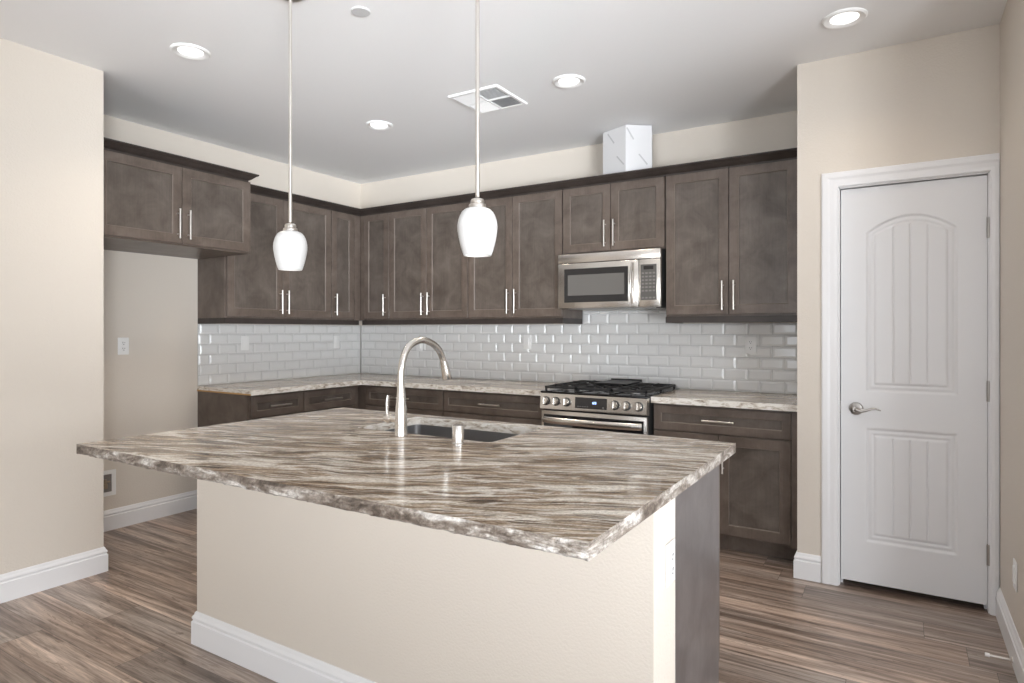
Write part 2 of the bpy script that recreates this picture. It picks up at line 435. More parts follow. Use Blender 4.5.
# ---------------------------------------------------------------- cabinets
ST = .057
def shaker(w_, h_, st=ST, t=.02):
    bm = new(); c1 = .0012
    def ring(x0, x1, z0, z1, y): return [bm.verts.new(p) for p in ((x0,y,z0),(x1,y,z0),(x1,y,z1),(x0,y,z1))]
    R = [ring(0, w_, 0, h_, 0), ring(0, w_, 0, h_, -t+c1), ring(c1, w_-c1, c1, h_-c1, -t),
         ring(st, w_-st, st, h_-st, -t), ring(st+.0035, w_-st-.0035, st+.0035, h_-st-.0035, -t+.003),
         ring(st+.0045, w_-st-.0045, st+.0045, h_-st-.0045, -t+.010)]
    for i_, (a, b_) in enumerate(zip(R, R[1:])):
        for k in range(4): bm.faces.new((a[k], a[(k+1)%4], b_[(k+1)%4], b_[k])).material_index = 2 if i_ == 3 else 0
    bm.faces.new(R[0][::-1]); bm.faces.new(R[-1]).material_index = 1
    return bm
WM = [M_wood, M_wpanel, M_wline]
def bar_handle(parent, x, z, vertical=True, ln=.185, y=-.02):
    bm = new(); h = ln/2
    if vertical:
        tube(bm, [(x, y-.032, z-h), (x, y-.032, z+h)], .0058, 12)
        for s in (-.064, .064): tube(bm, [(x, y, z+s), (x, y-.032, z+s)], .004, 10)
    else:
        tube(bm, [(x-h, y-.032, z), (x+h, y-.032, z)], .0058, 12)
        for s in (-.064, .064): tube(bm, [(x+s, y, z), (x+s, y-.032, z)], .004, 10)
    o = obj('handle', bm, M_nickel, parent); return o
def cabinet(name, label, origin, rz, w_, z0, z1, dep, doors, drawers=(), rail=None, toe=0, group=None, crown=None, fill=()):
    """doors: (x0, x1, z0, z1, handle x, handle z centre)"""
    t = thing(name, label, 'cabinet', origin, rz, group)
    bm = new(); g = .0008
    if toe:
        box(bm, g, w_-g, -dep, -.002, toe, z1); box(bm, g, w_-g, -dep+.075, -.002, 0.001, toe)
    else: box(bm, g, w_-g, -dep, -.002, z0, z1)
    for a, b_, c_, d in fill: box(bm, a, b_, -dep-.02, -dep, c_, d)
    obj('carcass', bm, M_wood, t, smooth=False)
    for (a, b_, c_, d, hx, hz) in doors:
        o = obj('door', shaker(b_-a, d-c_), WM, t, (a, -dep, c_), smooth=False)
        bar_handle(o, hx-a, hz-c_)
    for (a, b_, c_, d) in drawers:
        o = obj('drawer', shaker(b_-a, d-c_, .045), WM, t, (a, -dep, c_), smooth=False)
        bar_handle(o, (b_-a)/2, (d-c_)/2, False)
    if rail:
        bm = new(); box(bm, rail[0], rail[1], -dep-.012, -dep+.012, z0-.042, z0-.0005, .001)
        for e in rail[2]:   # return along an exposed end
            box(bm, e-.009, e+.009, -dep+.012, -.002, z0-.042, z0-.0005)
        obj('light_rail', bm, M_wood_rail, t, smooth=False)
    return t
UZ0, UZ1, DB, DT, HZ = 1.422, 2.362, 1.435, 2.3605, 1.553
UD = .33
# fridge-top cabinet, deeper
cabinet('wall_cabinet', 'deep two-door dark wood cabinet over the empty refrigerator alcove', (0, YS, 0), PI/2, YS*-1-1.682, 1.865, UZ1, .62,
        [(.008, .508, 1.875, DT, .479, 1.997), (.512, 1.000, 1.875, DT, .546, 1.997)])
# left run
cabinet('wall_cabinet', 'two-door dark wood wall cabinet on left wall behind the left pendant', (0, -1.680, 0), PI/2, .990, UZ0, UZ1, UD,
        [(.012, .494, DB, DT, .465, HZ), (.498, .985, DB, DT, .527, HZ)], rail=(0, .990, (.010,)))
cabinet('wall_cabinet', 'narrow single-door dark wood cabinet in corner of left wall', (0, -.690, 0), PI/2, .688, UZ0, UZ1, UD,
        [(.004, .262, DB, DT, .035, HZ)], rail=(0, .33, ()), fill=((.266, .338, UZ0, UZ1),))
# back run
cabinet('wall_cabinet', 'narrow single-door dark wood cabinet in corner of back wall', (.332, 0, 0), 0, .358, UZ0, UZ1, UD,
        [(.058, .356, DB, DT, .320, HZ)], rail=(.03, .358, ()), fill=((.02, .055, UZ0, UZ1),))
cabinet('wall_cabinet', 'dark wood two-door wall cabinet left of the right pendant on back wall', (.690, 0, 0), 0, .846, UZ0, UZ1, UD,
        [(.004, .418, DB, DT, .387, HZ), (.422, .842, DB, DT, .453, HZ)], rail=(0, .846, ()))
cabinet('wall_cabinet', 'dark wood two-door wall cabinet directly left of the microwave', (1.536, 0, 0), 0, .848, UZ0, UZ1, UD,
        [(.004, .417, DB, DT, .386, HZ), (.421, .844, DB, DT, .452, HZ)], rail=(0, .848, (.838,)))
cabinet('wall_cabinet', 'short two-door dark wood cabinet above the microwave', (2.385, 0, 0), 0, .766, 1.880, UZ1, UD,
        [(.004, .374, 1.890, DT, .339, 2.010), (.378, .762, 1.890, DT, .407, 2.010)])
cabinet('wall_cabinet', 'two-door dark wood wall cabinet between microwave and pantry wall', (3.152, 0, 0), 0, .860, UZ0, UZ1, UD,
        [(.006, .408, DB, DT, .375, HZ), (.412, .812, DB, DT, .445, HZ)], rail=(0, .858, (.010,)), fill=((.816, .858, UZ0, UZ1),))
# crown moulding
CR = [(0,0),(0,.012),(.006,.014),(.020,.024),(.038,.042),(.046,.044),(.050,.050),(.050,.056),(-.004,.056),(-.004,0)]
def crown(path, label):
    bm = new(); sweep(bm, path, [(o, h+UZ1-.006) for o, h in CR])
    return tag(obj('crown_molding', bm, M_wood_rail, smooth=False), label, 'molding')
crown([(.640+.003, YS+.003), (.640+.003, -1.706), (.40, -1.706)], 'dark crown molding along top of the refrigerator alcove cabinet')
crown([(.353, -1.62), (.353, -.353), (XP-.003, -.353)], 'long dark crown molding running over the corner and back wall cabinets')

# base cabinets
BZ1 = .874; DZ0, DZ1_ = .712, .862; BD = .59
def lower(a, b_, side='r', x_off=0): # a single door below a drawer
    return (a, b_, .118, .702, (b_-.03) if side == 'r' else (a+.03), .575)
cabinet('base_cabinet', 'dark wood base drawer cabinet at open end of left counter', (0, -1.680, 0), PI/2, .480, 0, BZ1, BD,
        [lower(.022, .476)], [(.022, .476, DZ0, DZ1_)], toe=.105, group='')
cabinet('base_cabinet', 'dark wood base drawer cabinet on left wall next to the corner', (0, -1.200, 0), PI/2, .588, 0, BZ1, BD,
        [lower(.004, .530)], [(.004, .530, DZ0, DZ1_)], toe=.105)
cabinet('base_cabinet', 'dark wood corner base cabinet with drawer seen behind the faucet', (0, 0, 0), 0, 1.489, 0, BZ1, BD,
        [lower(.670, 1.078), lower(1.082, 1.485, 'l')], [(.670, 1.485, DZ0, DZ1_)], toe=.105)
cabinet('base_cabinet', 'dark wood drawer base cabinet directly left of the range', (1.489, 0, 0), 0, .898, 0, BZ1, BD,
        [lower(.004, .440), lower(.444, .880, 'l')], [(.004, .884, DZ0, DZ1_)], toe=.105)
cabinet('base_cabinet', 'dark wood base cabinet with wide drawer right of the range', (3.154, 0, 0), 0, .857, 0, BZ1, BD,
        [(.010, .404, .118, .702, .37, .575), (.408, .806, .118, .702, .436, .575)], [(.010, .806, DZ0, DZ1_)], toe=.105, fill=((.810, .856, .105, BZ1),))
for o in bpy.data.objects:
    if o.get('group') == '': del o['group']

# ---------------------------------------------------------------- stone tops
def rough_slab(name, outline, z0, z1, rough_edges, hole=None, step=.012, rows=5, amp=.006):
    """outline: ccw corner list; rough_edges: indices of chiselled edges"""
    rnd = random.Random(3)
    def sm(seedlist, s):
        i = int(s); f = s-i; f = f*f*(3-2*f); return seedlist[i % 997]*(1-f)+seedlist[(i+1) % 997]*f
    A = [[rnd.uniform(-1, 1) for _ in range(997)] for _ in range(rows+1)]
    pts = []; off = []
    n = len(outline); s = 0
    for i in range(n):
        a = Vector(outline[i]); b_ = Vector(outline[(i+1)%n]); d = b_-a; ln = d.length
        k = max(1, int(ln/step)) if i in rough_edges else 1
        nr = Vector((d.y, -d.x)).normalized()
        for j in range(k):
            p = a + d*j/k; pts.append(p)
            off.append((nr, 1 if (i in rough_edges and 0 < j) else 0, s+ln*j/k))
        s += ln
    bm = new(); R = []
    for r in range(rows+1):
        f = r/rows; z = z0+(z1-z0)*f; ring = []
        bulge = math.sin(f*PI)*.004
        for p, (nr, on_, ss) in zip(pts, off):
            o_ = 0
            if on_:
                o_ = amp*(.55*sm(A[r], ss*75)+.45*sm(A[(r+2) % rows], ss*19)) + bulge - (.004 if r == 0 else 0)
                if r == rows: o_ = .0022*sm(A[r], ss*30)
            zz = z
            if on_ and 0 < r < rows: zz += .0022*sm(A[r], ss*60+9)
            if on_ and r == 0: zz -= 0
            ring.append(bm.verts.new((p.x+nr.x*o_, p.y+nr.y*o_, zz)))
        R.append(ring)
    m_ = len(pts)
    for a, b_ in zip(R, R[1:]):
        for k in range(m_):
            f = bm.faces.new((a[k], a[(k+1)%m_], b_[(k+1)%m_], b_[k])); f.material_index = 1
    hr = []
    if hole:
        for z in (z0, z1): hr.append([bm.verts.new((x, y, z)) for x, y in hole])
        h = len(hole)
        for k in range(h):
            f = bm.faces.new((hr[0][k], hr[1][k], hr[1][(k+1)%h], hr[0][(k+1)%h])); f.material_index = 2
    for idx, ring in ((0, R[0]), (1, R[-1])):
        es = [bm.edges.get((ring[k], ring[(k+1)%m_])) for k in range(m_)]
        if hole:
            q = hr[idx]; es += [bm.edges.get((q[k], q[(k+1)%len(q)])) for k in range(len(q))]
        bmesh.ops.triangle_fill(bm, edges=es, use_beauty=True)
    return bm
def rrect(x0, x1, y0, y1, r, n=6):
    o = []
    for cx, cy, a0 in ((x1-r, y1-r, 0), (x0+r, y1-r, 90), (x0+r, y0+r, 180), (x1-r, y0+r, 270)):
        for k in range(n+1):
            a = math.radians(a0+90*k/n); o.append((cx+r*math.cos(a), cy+r*math.sin(a)))
    return o
IX0, IX1, IY0, IY1 = 1.925, 3.969, -3.338, -2.046
TOP, BOT = .914, .878
sk = (2.505, 3.195, -2.518, -2.115)
bm = rough_slab('island', [(IX0, IY0), (IX1, IY0), (IX1, IY1), (IX0, IY1)], BOT, TOP, {0, 3}, rrect(*sk, .022))
tag(obj('island_countertop', bm, [M_gran, M_gedge, M_gcut], smooth=False), 'large brown and cream veined granite slab with rough chiselled edge on the island', 'countertop')

bm = rough_slab('l', [(.002, -.002), (.002, -1.683), (.645, -1.683), (.645, -.632), (2.388, -.632), (2.388, -.002)], .8755, TOP, set())
wt = tag(obj('countertop', bm, [M_gran, M_gcut, M_gcut], smooth=False), 'L-shaped veined granite counter in the corner, left of the range', 'countertop')
bm = new(); box(bm, .002, .638, -1.6845, -1.6832, .8755, .886); obj('substrate_edge', bm, M_edgewood, wt)['label'] = 'bare plywood edge at the open end'
bm = rough_slab('r', [(3.152, -.002), (3.152, -.632), (XP-.002, -.632), (XP-.002, -.002)], .8755, TOP, set())
tag(obj('countertop', bm, [M_gran, M_gcut, M_gcut], smooth=False), 'short granite counter between the range and pantry wall', 'countertop')

# ---------------------------------------------------------------- tile backsplash
def tiles(name, label, x0, x1, regions, joint, rz, loc):
    """local: wall face at y=0, tiles toward -y; regions: list of (xa, xb, ztop)"""
    P, RH, G = .155, .0775, .0022
    bm = new()
    bk = new()
    for xa, xb, zs, zt in regions: box(bk, max(xa-.011, .0015), xb, -.0045, -.0005, zs, zt)
    for r in range(9):
        za = TOP+.001+r*RH; zb = za+RH
        off = joint + (P/2 if r % 2 else 0)
        for xa, xb, zs, zt in regions:
            zt2 = min(zb, zt)
            if zt2-za < .012 or za < zs-.0001: continue
            k = math.floor((xa-off)/P)
            while off+k*P < xb:
                a = max(xa, off+k*P); b_ = min(xb, off+(k+1)*P); k += 1
                if b_-a < .01: continue
                X = (a+G/2, b_-G/2); Z = (za+G/2, zt2-G/2)
                bv = min(.0135, (b_-a)/3, (zt2-za)/3)
                def q(i, y): return [bm.verts.new(p) for p in ((X[0]+i,y,Z[0]+i),(X[1]-i,y,Z[0]+i),(X[1]-i,y,Z[1]-i),(X[0]+i,y,Z[1]-i))]
                R = [q(0, -.004), q(0, -.0055), q(bv, -.0105), ]
                for A_, B_ in zip(R, R[1:]):
                    for j in range(4): bm.faces.new((A_[j], A_[(j+1)%4], B_[(j+1)%4], B_[j]))
                bm.faces.new(R[-1])
    t = tag(obj(name, bk, M_grout, None, loc, (0,0,rz), smooth=False), label, 'backsplash')
    obj('tile_field', bm, M_tile, t, smooth=False)
    return t
tiles('tile_backsplash', 'glossy light grey subway tile backsplash along the back wall behind the range', 0, XP, [(.012, XP-.002, TOP+.001, 1.3795), (2.388, 3.150, TOP+.001+6*.0775, 1.482)], 3.222-.155*20, 0, (0, 0, 0))
tiles('tile_backsplash', 'glossy light grey subway tile backsplash on the left wall, ending at refrigerator alcove', 0, 1.68, [(.003, 1.669, TOP+.001, 1.3795)], .092, PI/2, (0, -1.68, 0))

# ---------------------------------------------------------------- outlets and switches
def plate(kind, label, loc, rz):
    cat = 'outlet' if kind != 'switch' else 'light switch'
    t = thing('electrical_outlet' if kind != 'switch' else 'light_switch', label, cat, loc, rz)
    bm = new(); box(bm, -.036, .036, -.006, 0, -.058, .058, .003, 2); obj('cover_plate', bm, M_white, t)
    if kind == 'duplex':
        for s in (-1, 1):
            bm = new(); lathe(bm, [(.0165,0),(.0165,.003),(.0155,.004)], 24, T(0,-.0055,s*.0195) @ RX(PI/2)); o = obj('socket', bm, M_white, t)
            bm = new()
            box(bm, -.0075, -.0050, -.0102, -.009, s*.0195-.001, s*.0195+.009); box(bm, .0050, .0075, -.0102, -.009, s*.0195, s*.0195+.008)
            lathe(bm, [(.0028,0),(.0028,.0012)], 10, T(0,-.009,s*.0195-.008) @ RX(PI/2)); obj('slot', bm, M_slot, o)
    elif kind == 'gfci':
        bm = new(); box(bm, -.0165, .0165, -.009, -.005, -.0335, .0335, .001); o = obj('socket', bm, M_white, t)
        for s in (-1, 1):
            bm = new()
            z = s*.020
            box(bm, -.0075, -.0050, -.0095, -.0088, z-.002, z+.006); box(bm, .0050, .0075, -.0095, -.0088, z-.001, z+.005)
            lathe(bm, [(.0026,0),(.0026,.0008)], 10, T(0,-.0088,z-.008) @ RX(PI/2))
            obj('slot', bm, M_slot, o)
        bm = new(); box(bm, -.008, .008, -.0105, -.0085, -.005, -.0005, .0004); box(bm, -.008, .008, -.0105, -.0085, .0005, .005, .0004); obj('test_button', bm, M_white, o)
    else:
        bm = new(); box(bm, -.0165, .0165, -.010, -.005, -.0335, .0335, .0015); obj('rocker', bm, M_white, t)
    return t
ty = -.0106
plate('duplex', 'white duplex outlet on beige wall of the refrigerator alcove', (.0005, -2.211, 1.224), PI/2)
plate('switch', 'white rocker switch on left tiled wall nearest the refrigerator alcove', (-ty, -1.285, 1.229), PI/2)
plate('switch', 'white rocker switch on left tiled wall nearest the room corner', (-ty, -.322, 1.223), PI/2)
plate('switch', 'white switch plate on back tiles framed by the faucet arch', (.752, ty, 1.200), 0)
plate('switch', 'white rocker switch on back tiles left of the range', (1.892, ty, 1.236), 0)
plate('gfci', 'white outlet on back tiles right of the range', (3.630, ty, 1.232), 0)
plate('switch', 'white cover plate low on the right wall beside the pantry door', (XR-.0005, -1.256, .351), -PI/2)
# recessed water valve box in the fridge alcove
t = thing('water_valve_box', 'white framed recessed water valve box low in refrigerator alcove', 'valve box', (.0005, -2.345, .315), PI/2)
bm = new(); sweep(bm, [(-.085,-.085),(-.085,.085),(.085,.085),(.085,-.085)], [(0,0),(0,.008),(.026,.008),(.026,0)], closed=True, M=Matrix(((1,0,0,0),(0,0,-1,0),(0,1,0,0),(0,0,0,1))))
obj('frame', bm, M_white, t)
bm = new(); box(bm, -.06, .06, -.003, -.001, -.06, .06); obj('liner', bm, M_shadowbox, t)
bm = new(); lathe(bm, [(.014,-.03),(.014,.0),(.009,.004),(.009,.03)], 16, T(.012,-.02,0)); tube(bm, [(.012,-.02,.012),(.04,-.02,.012)], .006, 10); obj('valve', bm, M_brass, t)

# ---------------------------------------------------------------- island body
WX0, WX1, WY0, WY1 = 1.942, 3.945, -2.885, -2.702
t = thing('island_wall', 'beige painted half wall under the island overhang with white baseboard', 'half wall', (WX0, WY0, 0))
bm = new(); box(bm, 0, WX1-WX0, 0, WY1-WY0, 0.001, BOT-.0015); obj('wall_body', bm, M_wall, t, smooth=False)
bm = new(); sweep(bm, [(0, WY1-WY0), (0, 0), (WX1-WX0, 0), (WX1-WX0, WY1-WY0)], BB); obj('baseboard', bm, M_trim, t, ang=20)
plate('duplex', 'white duplex outlet on bright end face of the island half wall', (WX1+.0005, -2.757, .690), PI/2)
t = thing('island_cabinet', 'island sink cabinet with tall smooth dark wood end panel', 'cabinet', (WX0, WY1+.002, 0))
wI = 3.922-WX0; dI = -2.098-(WY1+.002)
bm = new(); box(bm, wI-.020, wI-.002, .001, dI, 0.001, BOT-.0015); obj('end_panel', bm, M_panel, t, smooth=False)
bm = new(); box(bm, 0, .018, .001, dI, .001, BOT-.0015); box(bm, .018, wI-.0205, .001, dI-.02, .105, .123); box(bm, .018, wI-.0205, .001, .019, .123, BOT-.0015)
box(bm, .018, wI-.0205, dI-.075, dI-.063, .001, .105)
for x in (.50, 1.36): box(bm, x, x+.018, .0195, dI, .123, .60)
obj('carcass', bm, M_wood, t, smooth=False)
for k, (a, b_) in enumerate(((.003, .50), (.504, .93), (.934, 1.36), (1.364, wI-.003))):
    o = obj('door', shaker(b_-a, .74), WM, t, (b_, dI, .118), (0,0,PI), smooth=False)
    bar_handle(o, .03 if k % 2 else b_-a-.03, .60)

# sink
t = thing('kitchen_sink', 'undermount stainless steel sink basin in the island top', 'sink', (0, 0, 0))
bm = new()
loops = [rrect(sk[0]-.018, sk[1]+.018, sk[2]-.018, sk[3]+.012, .03, 6), rrect(*[sk[0]-.002, sk[1]+.002, sk[2]-.002, sk[3]+.002], .024, 6)]
zz = [BOT-.001, BOT-.001]
for d, z in ((.0, BOT-.004), (.004, BOT-.19), (.010, BOT-.21), (.028, BOT-.222), (.15, BOT-.226)):
    loops.append(rrect(sk[0]-.002+d, sk[1]+.002-d, sk[2]-.002+d, sk[3]+.002-d, max(.024, .024+.0), 6)); zz.append(z)
R = [[bm.verts.new((x, y, z)) for x, y in lp] for lp, z in zip(loops, zz)]
for a, b_ in zip(R, R[1:]):
    n = len(a)
    for k in range(n): bm.faces.new((a[k], a[(k+1)%n], b_[(k+1)%n], b_[k]))
bm.faces.new(R[-1])
o = obj('basin', bm, M_sink, t)
sm_ = o.modifiers.new('thick', 'SOLIDIFY'); sm_.thickness = .0015; sm_.offset = -1
bm = new(); lathe(bm, [(.045,.0),(.045,.003),(.036,.003),(.034,.0005),(.012,.0005),(.010,.006),(.004,.007)], 28, T(2.85, -2.30, BOT-.2255)); obj('drain', bm, M_steel, t)

# faucet
FX, FY = 2.806, -2.570
t = thing('kitchen_faucet', 'tall brushed steel pull-down gooseneck faucet on the island', 'faucet', (FX, FY, TOP))
bm = new(); lathe(bm, [(.026,0),(.026,.004),(.0245,.008),(.0242,.03),(.0236,.07),(.0215,.11),(.0180,.15),(.0155,.185),(.0145,.200)], 36); obj('body', bm, M_faucet, t)
pp = [(0,.200),(0,.250),(.009,.293),(.030,.334),(.067,.362),(.130,.376),(.195,.360),(.236,.335),(.258,.309),(.271,.285)]
# smooth the path
def catmull(P, k=5):
    o = []
    for i in range(len(P)-1):
        p0 = P[max(i-1,0)]; p1 = P[i]; p2 = P[i+1]; p3 = P[min(i+2, len(P)-1)]
        for j in range(k):
            u = j/k; o.append(tuple(.5*((2*b)+(c-a)*u+(2*a-5*b+4*c-d)*u*u+(-a+3*b-3*c+d)*u**3) for a, b, c, d in zip(p0, p1, p2, p3)))
    return o+[P[-1]]
bm = new(); tube(bm, [(0, y, z) for y, z in catmull(pp)], .0138, 24); obj('spout', bm, M_faucet, t)
bm = new(); tube(bm, [(0,.271,.285),(0,.274,.278),(0,.279,.265),(0,.289,.235),(0,.299,.208),(0,.300,.204)], [.0145,.0155,.0165,.0195,.0215,.0195], 24)
o = obj('spray_head', bm, M_faucet, t)
bm = new(); tube(bm, [(0,.295,.262),(0,.302,.245)], .005, 10); obj('button', bm, M_slot, o)
bm = new(); tube(bm, [(0,0,.062),(-.055,0,.062)], .0135, 20); lathe(bm, [(.0165,0),(.018,.006),(.018,.022),(.015,.030)], 24, T(-.052,0,.062) @ RY(-PI/2)); o = obj('valve', bm, M_faucet, t)
bm = new(); tube(bm, [(-.070,0,.070),(-.0725,0,.095),(-.071,0,.125),(-.067,0,.155)], [.0065,.008,.0095,.0075], 14, flat=(1,.6)); obj('lever', bm, M_faucet, o)
# air gap cap
t = thing('air_gap_cap', 'short round steel cap standing between faucet and right end of sink', 'air gap', (3.118, -2.613, TOP))
bm = new(); lathe(bm, [(.0235,0),(.0235,.006),(.0205,.010),(.0205,.012),(.0215,.013),(.0215,.068),(.0195,.071)], 32); obj('cap', bm, M_faucet, t)

# ---------------------------------------------------------------- range
RX0 = 2.393; RW = .754
t = thing('gas_range', 'stainless steel slide-in gas range with black cast-iron grates', 'range', (RX0, 0, 0))
bm = new(); box(bm, 0, RW, -.645, -.012, .06, .895); box(bm, .03, RW-.03, -.60, -.05, .001, .06); obj('body', bm, M_dark, t, smooth=False)
bm = new(); box(bm, -.003, RW+.003, -.690, -.012, .905, .918, .003, 2); obj('cooktop', bm, M_enamel, t)
# slanted control panel
bm = new()
for P_ in ([(-.645,.795),(-.700,.800),(-.700,.806),(-.690,.904),(-.645,.904)],):
    a = [bm.verts.new((0, y, z)) for y, z in P_]; b_ = [bm.verts.new((RW, y, z)) for y, z in P_]
    n = len(P_)
    for k in range(n): bm.faces.new((a[k], a[(k+1)%n], b_[(k+1)%n], b_[k]))
    bm.faces.new(a[::-1]); bm.faces.new(b_)
cp = obj('control_panel', bm, M_steel, t, smooth=False)
ta = math.atan2(.010, .098)
Mp = T(0, -.6985, .806) @ RX(-ta)   # local: x, z up the panel, -y out
bm = new(); box(bm, .262, .489, -.003, .002, .012, .084, .001, 1, Mp); dsp = obj('display', bm, M_blackglass, cp)
bm = new()
def digit(x, z, segs, s=.011):
    W_ = s*.55; tt = s*.16
    for q in segs:
        r = {'a': (0,W_,s,s+tt), 'd': (0,W_,0,tt), 'g': (0,W_,s/2,s/2+tt), 'f': (-tt/2,tt,s/2,s), 'e': (-tt/2,tt,0,s/2), 'b': (W_-tt,W_+tt/2,s/2,s), 'c': (W_-tt,W_+tt/2,0,s/2)}[q]
        box(bm, x+r[0], x+r[1], -.0036, -.0030, z+r[2], z+r[3], 0, 1, Mp)
digit(.383, .044, 'bc', .013); digit(.394, .044, 'abged', .013); digit(.406, .044, 'abcdef', .013)
obj('clock_digits', bm, M_clock, dsp)['label'] = 'glowing blue-white clock digits'
for k in range(5):
    bm = new(); box(bm, .282+k*.017, .290+k*.017, -.0034, -.003, .022, .026, 0, 1, Mp); obj('touch_mark', bm, M_key, dsp)
bm = new(); box(bm, .458, .468, -.0034, -.003, .020, .028, 0, 1, Mp); obj('touch_mark', bm, M_key, dsp)
for x in (.044, .119, .198, .543, .619, .701):
    bm = new(); Mk = T(x, -.697, .853) @ RX(PI/2-ta) 
    lathe(bm, [(.030,0),(.030,.004),(.027,.006)], 32, Mk); o = obj('knob_bezel', bm, M_slot, cp)
    bm = new(); lathe(bm, [(.0245,.005),(.0255,.010),(.0245,.030),(.0225,.033)], 32, Mk); box(bm, -.0045, .0045, -.022, .022, .033, .042, .002, 1, Mk)
    obj('knob', bm, M_steel, cp)
# oven door
bm = new(); box(bm, .003, RW-.003, -.685, -.647, .205, .788, .004, 2); od = obj('oven_door', bm, M_steel, t)
bm = new(); box(bm, .022, RW-.022, -.6875, -.684, .24, .762, .003); obj('window', bm, M_blackglass, od)
bm = new(); n = 17
path = [(.03+(RW-.06)*k/(n-1), -.705-.040*math.sin(PI*k/(n-1))**.5, .728) for k in range(n)]
tube(bm, path, .019, 14, flat=(.6, 1.15)); 
for x in (.05, RW-.05): tube(bm, [(x, -.684, .728), (x, -.72, .728)], .012, 10)
obj('handle', bm, M_steel, od)
bm = new(); box(bm, .003, RW-.003, -.680, -.647, .065, .198, .004, 2); obj('drawer', bm, M_steel, t)
# burners and grates
for x, y, r in ((.14, -.50, .045), (.14, -.20, .036), (.377, -.35, .05), (.614, -.50, .05), (.614, -.20, .036)):
    bm = new(); lathe(bm, [(r+.012,0),(r+.012,.006),(r,.008),(r,.014)], 28, T(x, y, .918)); o = obj('burner', bm, M_burner, t)
    bm = new(); lathe(bm, [(r-.004,.0145),(r-.003,.020),(r-.008,.023)], 28, T(x, y, .918)); obj('burner_cap', bm, M_iron, o)
def grate(x0, x1, griddle=False):
    bm = new(); y0, y1, z0, z1 = -.655, -.065, .934, .950; b = .012
    box(bm, x0, x1, y0, y0+b, z0, z1, .002); box(bm, x0, x1, y1-b, y1, z0, z1, .002)
    box(bm, x0, x0+b, y0, y1, z0, z1, .002); box(bm, x1-b, x1, y0, y1, z0, z1, .002)
    xm = (x0+x1)/2; ym = (y0+y1)/2
    box(bm, x0, x1, ym-b/2, ym+b/2, z0, z1, .002)
    for yc in ((y0+ym)/2, (ym+y1)/2):
        for s in (-1, 1):
            box(bm, xm+(s*.028 if s > 0 else -(x1-x0)/2), xm+((x1-x0)/2 if s > 0 else -.028), yc-.005, yc+.005, z0+.002, z1+.004, .002)
            box(bm, xm-.005, xm+.005, (yc+.028) if s > 0 else (yc-.14), (yc+.14) if s > 0 else (yc-.028), z0+.002, z1+.004, .002)
    for x in (x0+.002, x1-.014):
        for y in (y0+.002, y1-.014, ym-.006): box(bm, x, x+.012, y, y+.012, .9185, z0+.002)
    g = obj('grate', bm, M_iron, t)
    if griddle:
        bm = new(); box(bm, x0+.004, x1-.004, y1-.32, y1-.004, .9545, .964, .003); box(bm, x0+.004, x1-.004, y1-.012, y1-.002, .955, .974, .002); obj('griddle', bm, M_iron, t)
grate(.012, .250); grate(.254, .500, True); grate(.504, RW-.012)

# ---------------------------------------------------------------- microwave
MX = 2.387; MW = .753
t = thing('microwave', 'stainless steel over-the-range microwave under the short cabinet', 'microwave', (MX, 0, 1.487))
bm = new(); box(bm, 0, MW, -.385, -.012, .003, .385, .002); obj('body', bm, M_dark, t, smooth=False)
bm = new(); box(bm, -.002, MW+.002, -.417, -.386, .322, .386, .004, 2); fp = obj('vent_strip', bm, M_steel, t)
bm = new(); box(bm, -.002, .605, -.419, -.386, .0, .3195, .005, 2); dr = obj('door', bm, M_steel, t)
bm = new(); box(bm, .049, .531, -.4215, -.418, .042, .280, .001); obj('window_frame', bm, M_blackglass, dr)
bm = new(); box(bm, .078, .505, -.4225, -.4212, .090, .236, .0005); obj('window', bm, M_mwglass, dr)
bm = new(); n = 15
tube(bm, [(.566, -.425-.034*math.sin(PI*k/(n-1)), .028+.268*k/(n-1)) for k in range(n)], .017, 14, flat=(1.0, .55)); obj('handle', bm, M_steel, dr)
bm = new(); box(bm, .6065, MW+.002, -.417, -.386, .0, .3195, .005, 2); cpn = obj('control_panel', bm, M_steel, t)
bm = new(); box(bm, .619, .729, -.4195, -.4165, .046, .284, .001); kp = obj('keypad', bm, M_keypad, cpn)
bm = new(); box(bm, .640, .708, -.4205, -.4194, .250, .274, .0005); obj('display', bm, M_blackglass, kp)
for r in range(8):
    for c_ in range(4):
        if r in (1,) : continue
        xx = .626+c_*.026; z = .056+r*.0235
        bm = new(); box(bm, xx, xx+.017, -.4204, -.4194, z, z+.010); obj('key', bm, M_key, kp)
bm = new(); box(bm, .05, MW-.05, -.36, -.05, -.004, .0025); obj('grease_filter', bm, M_burner, t)

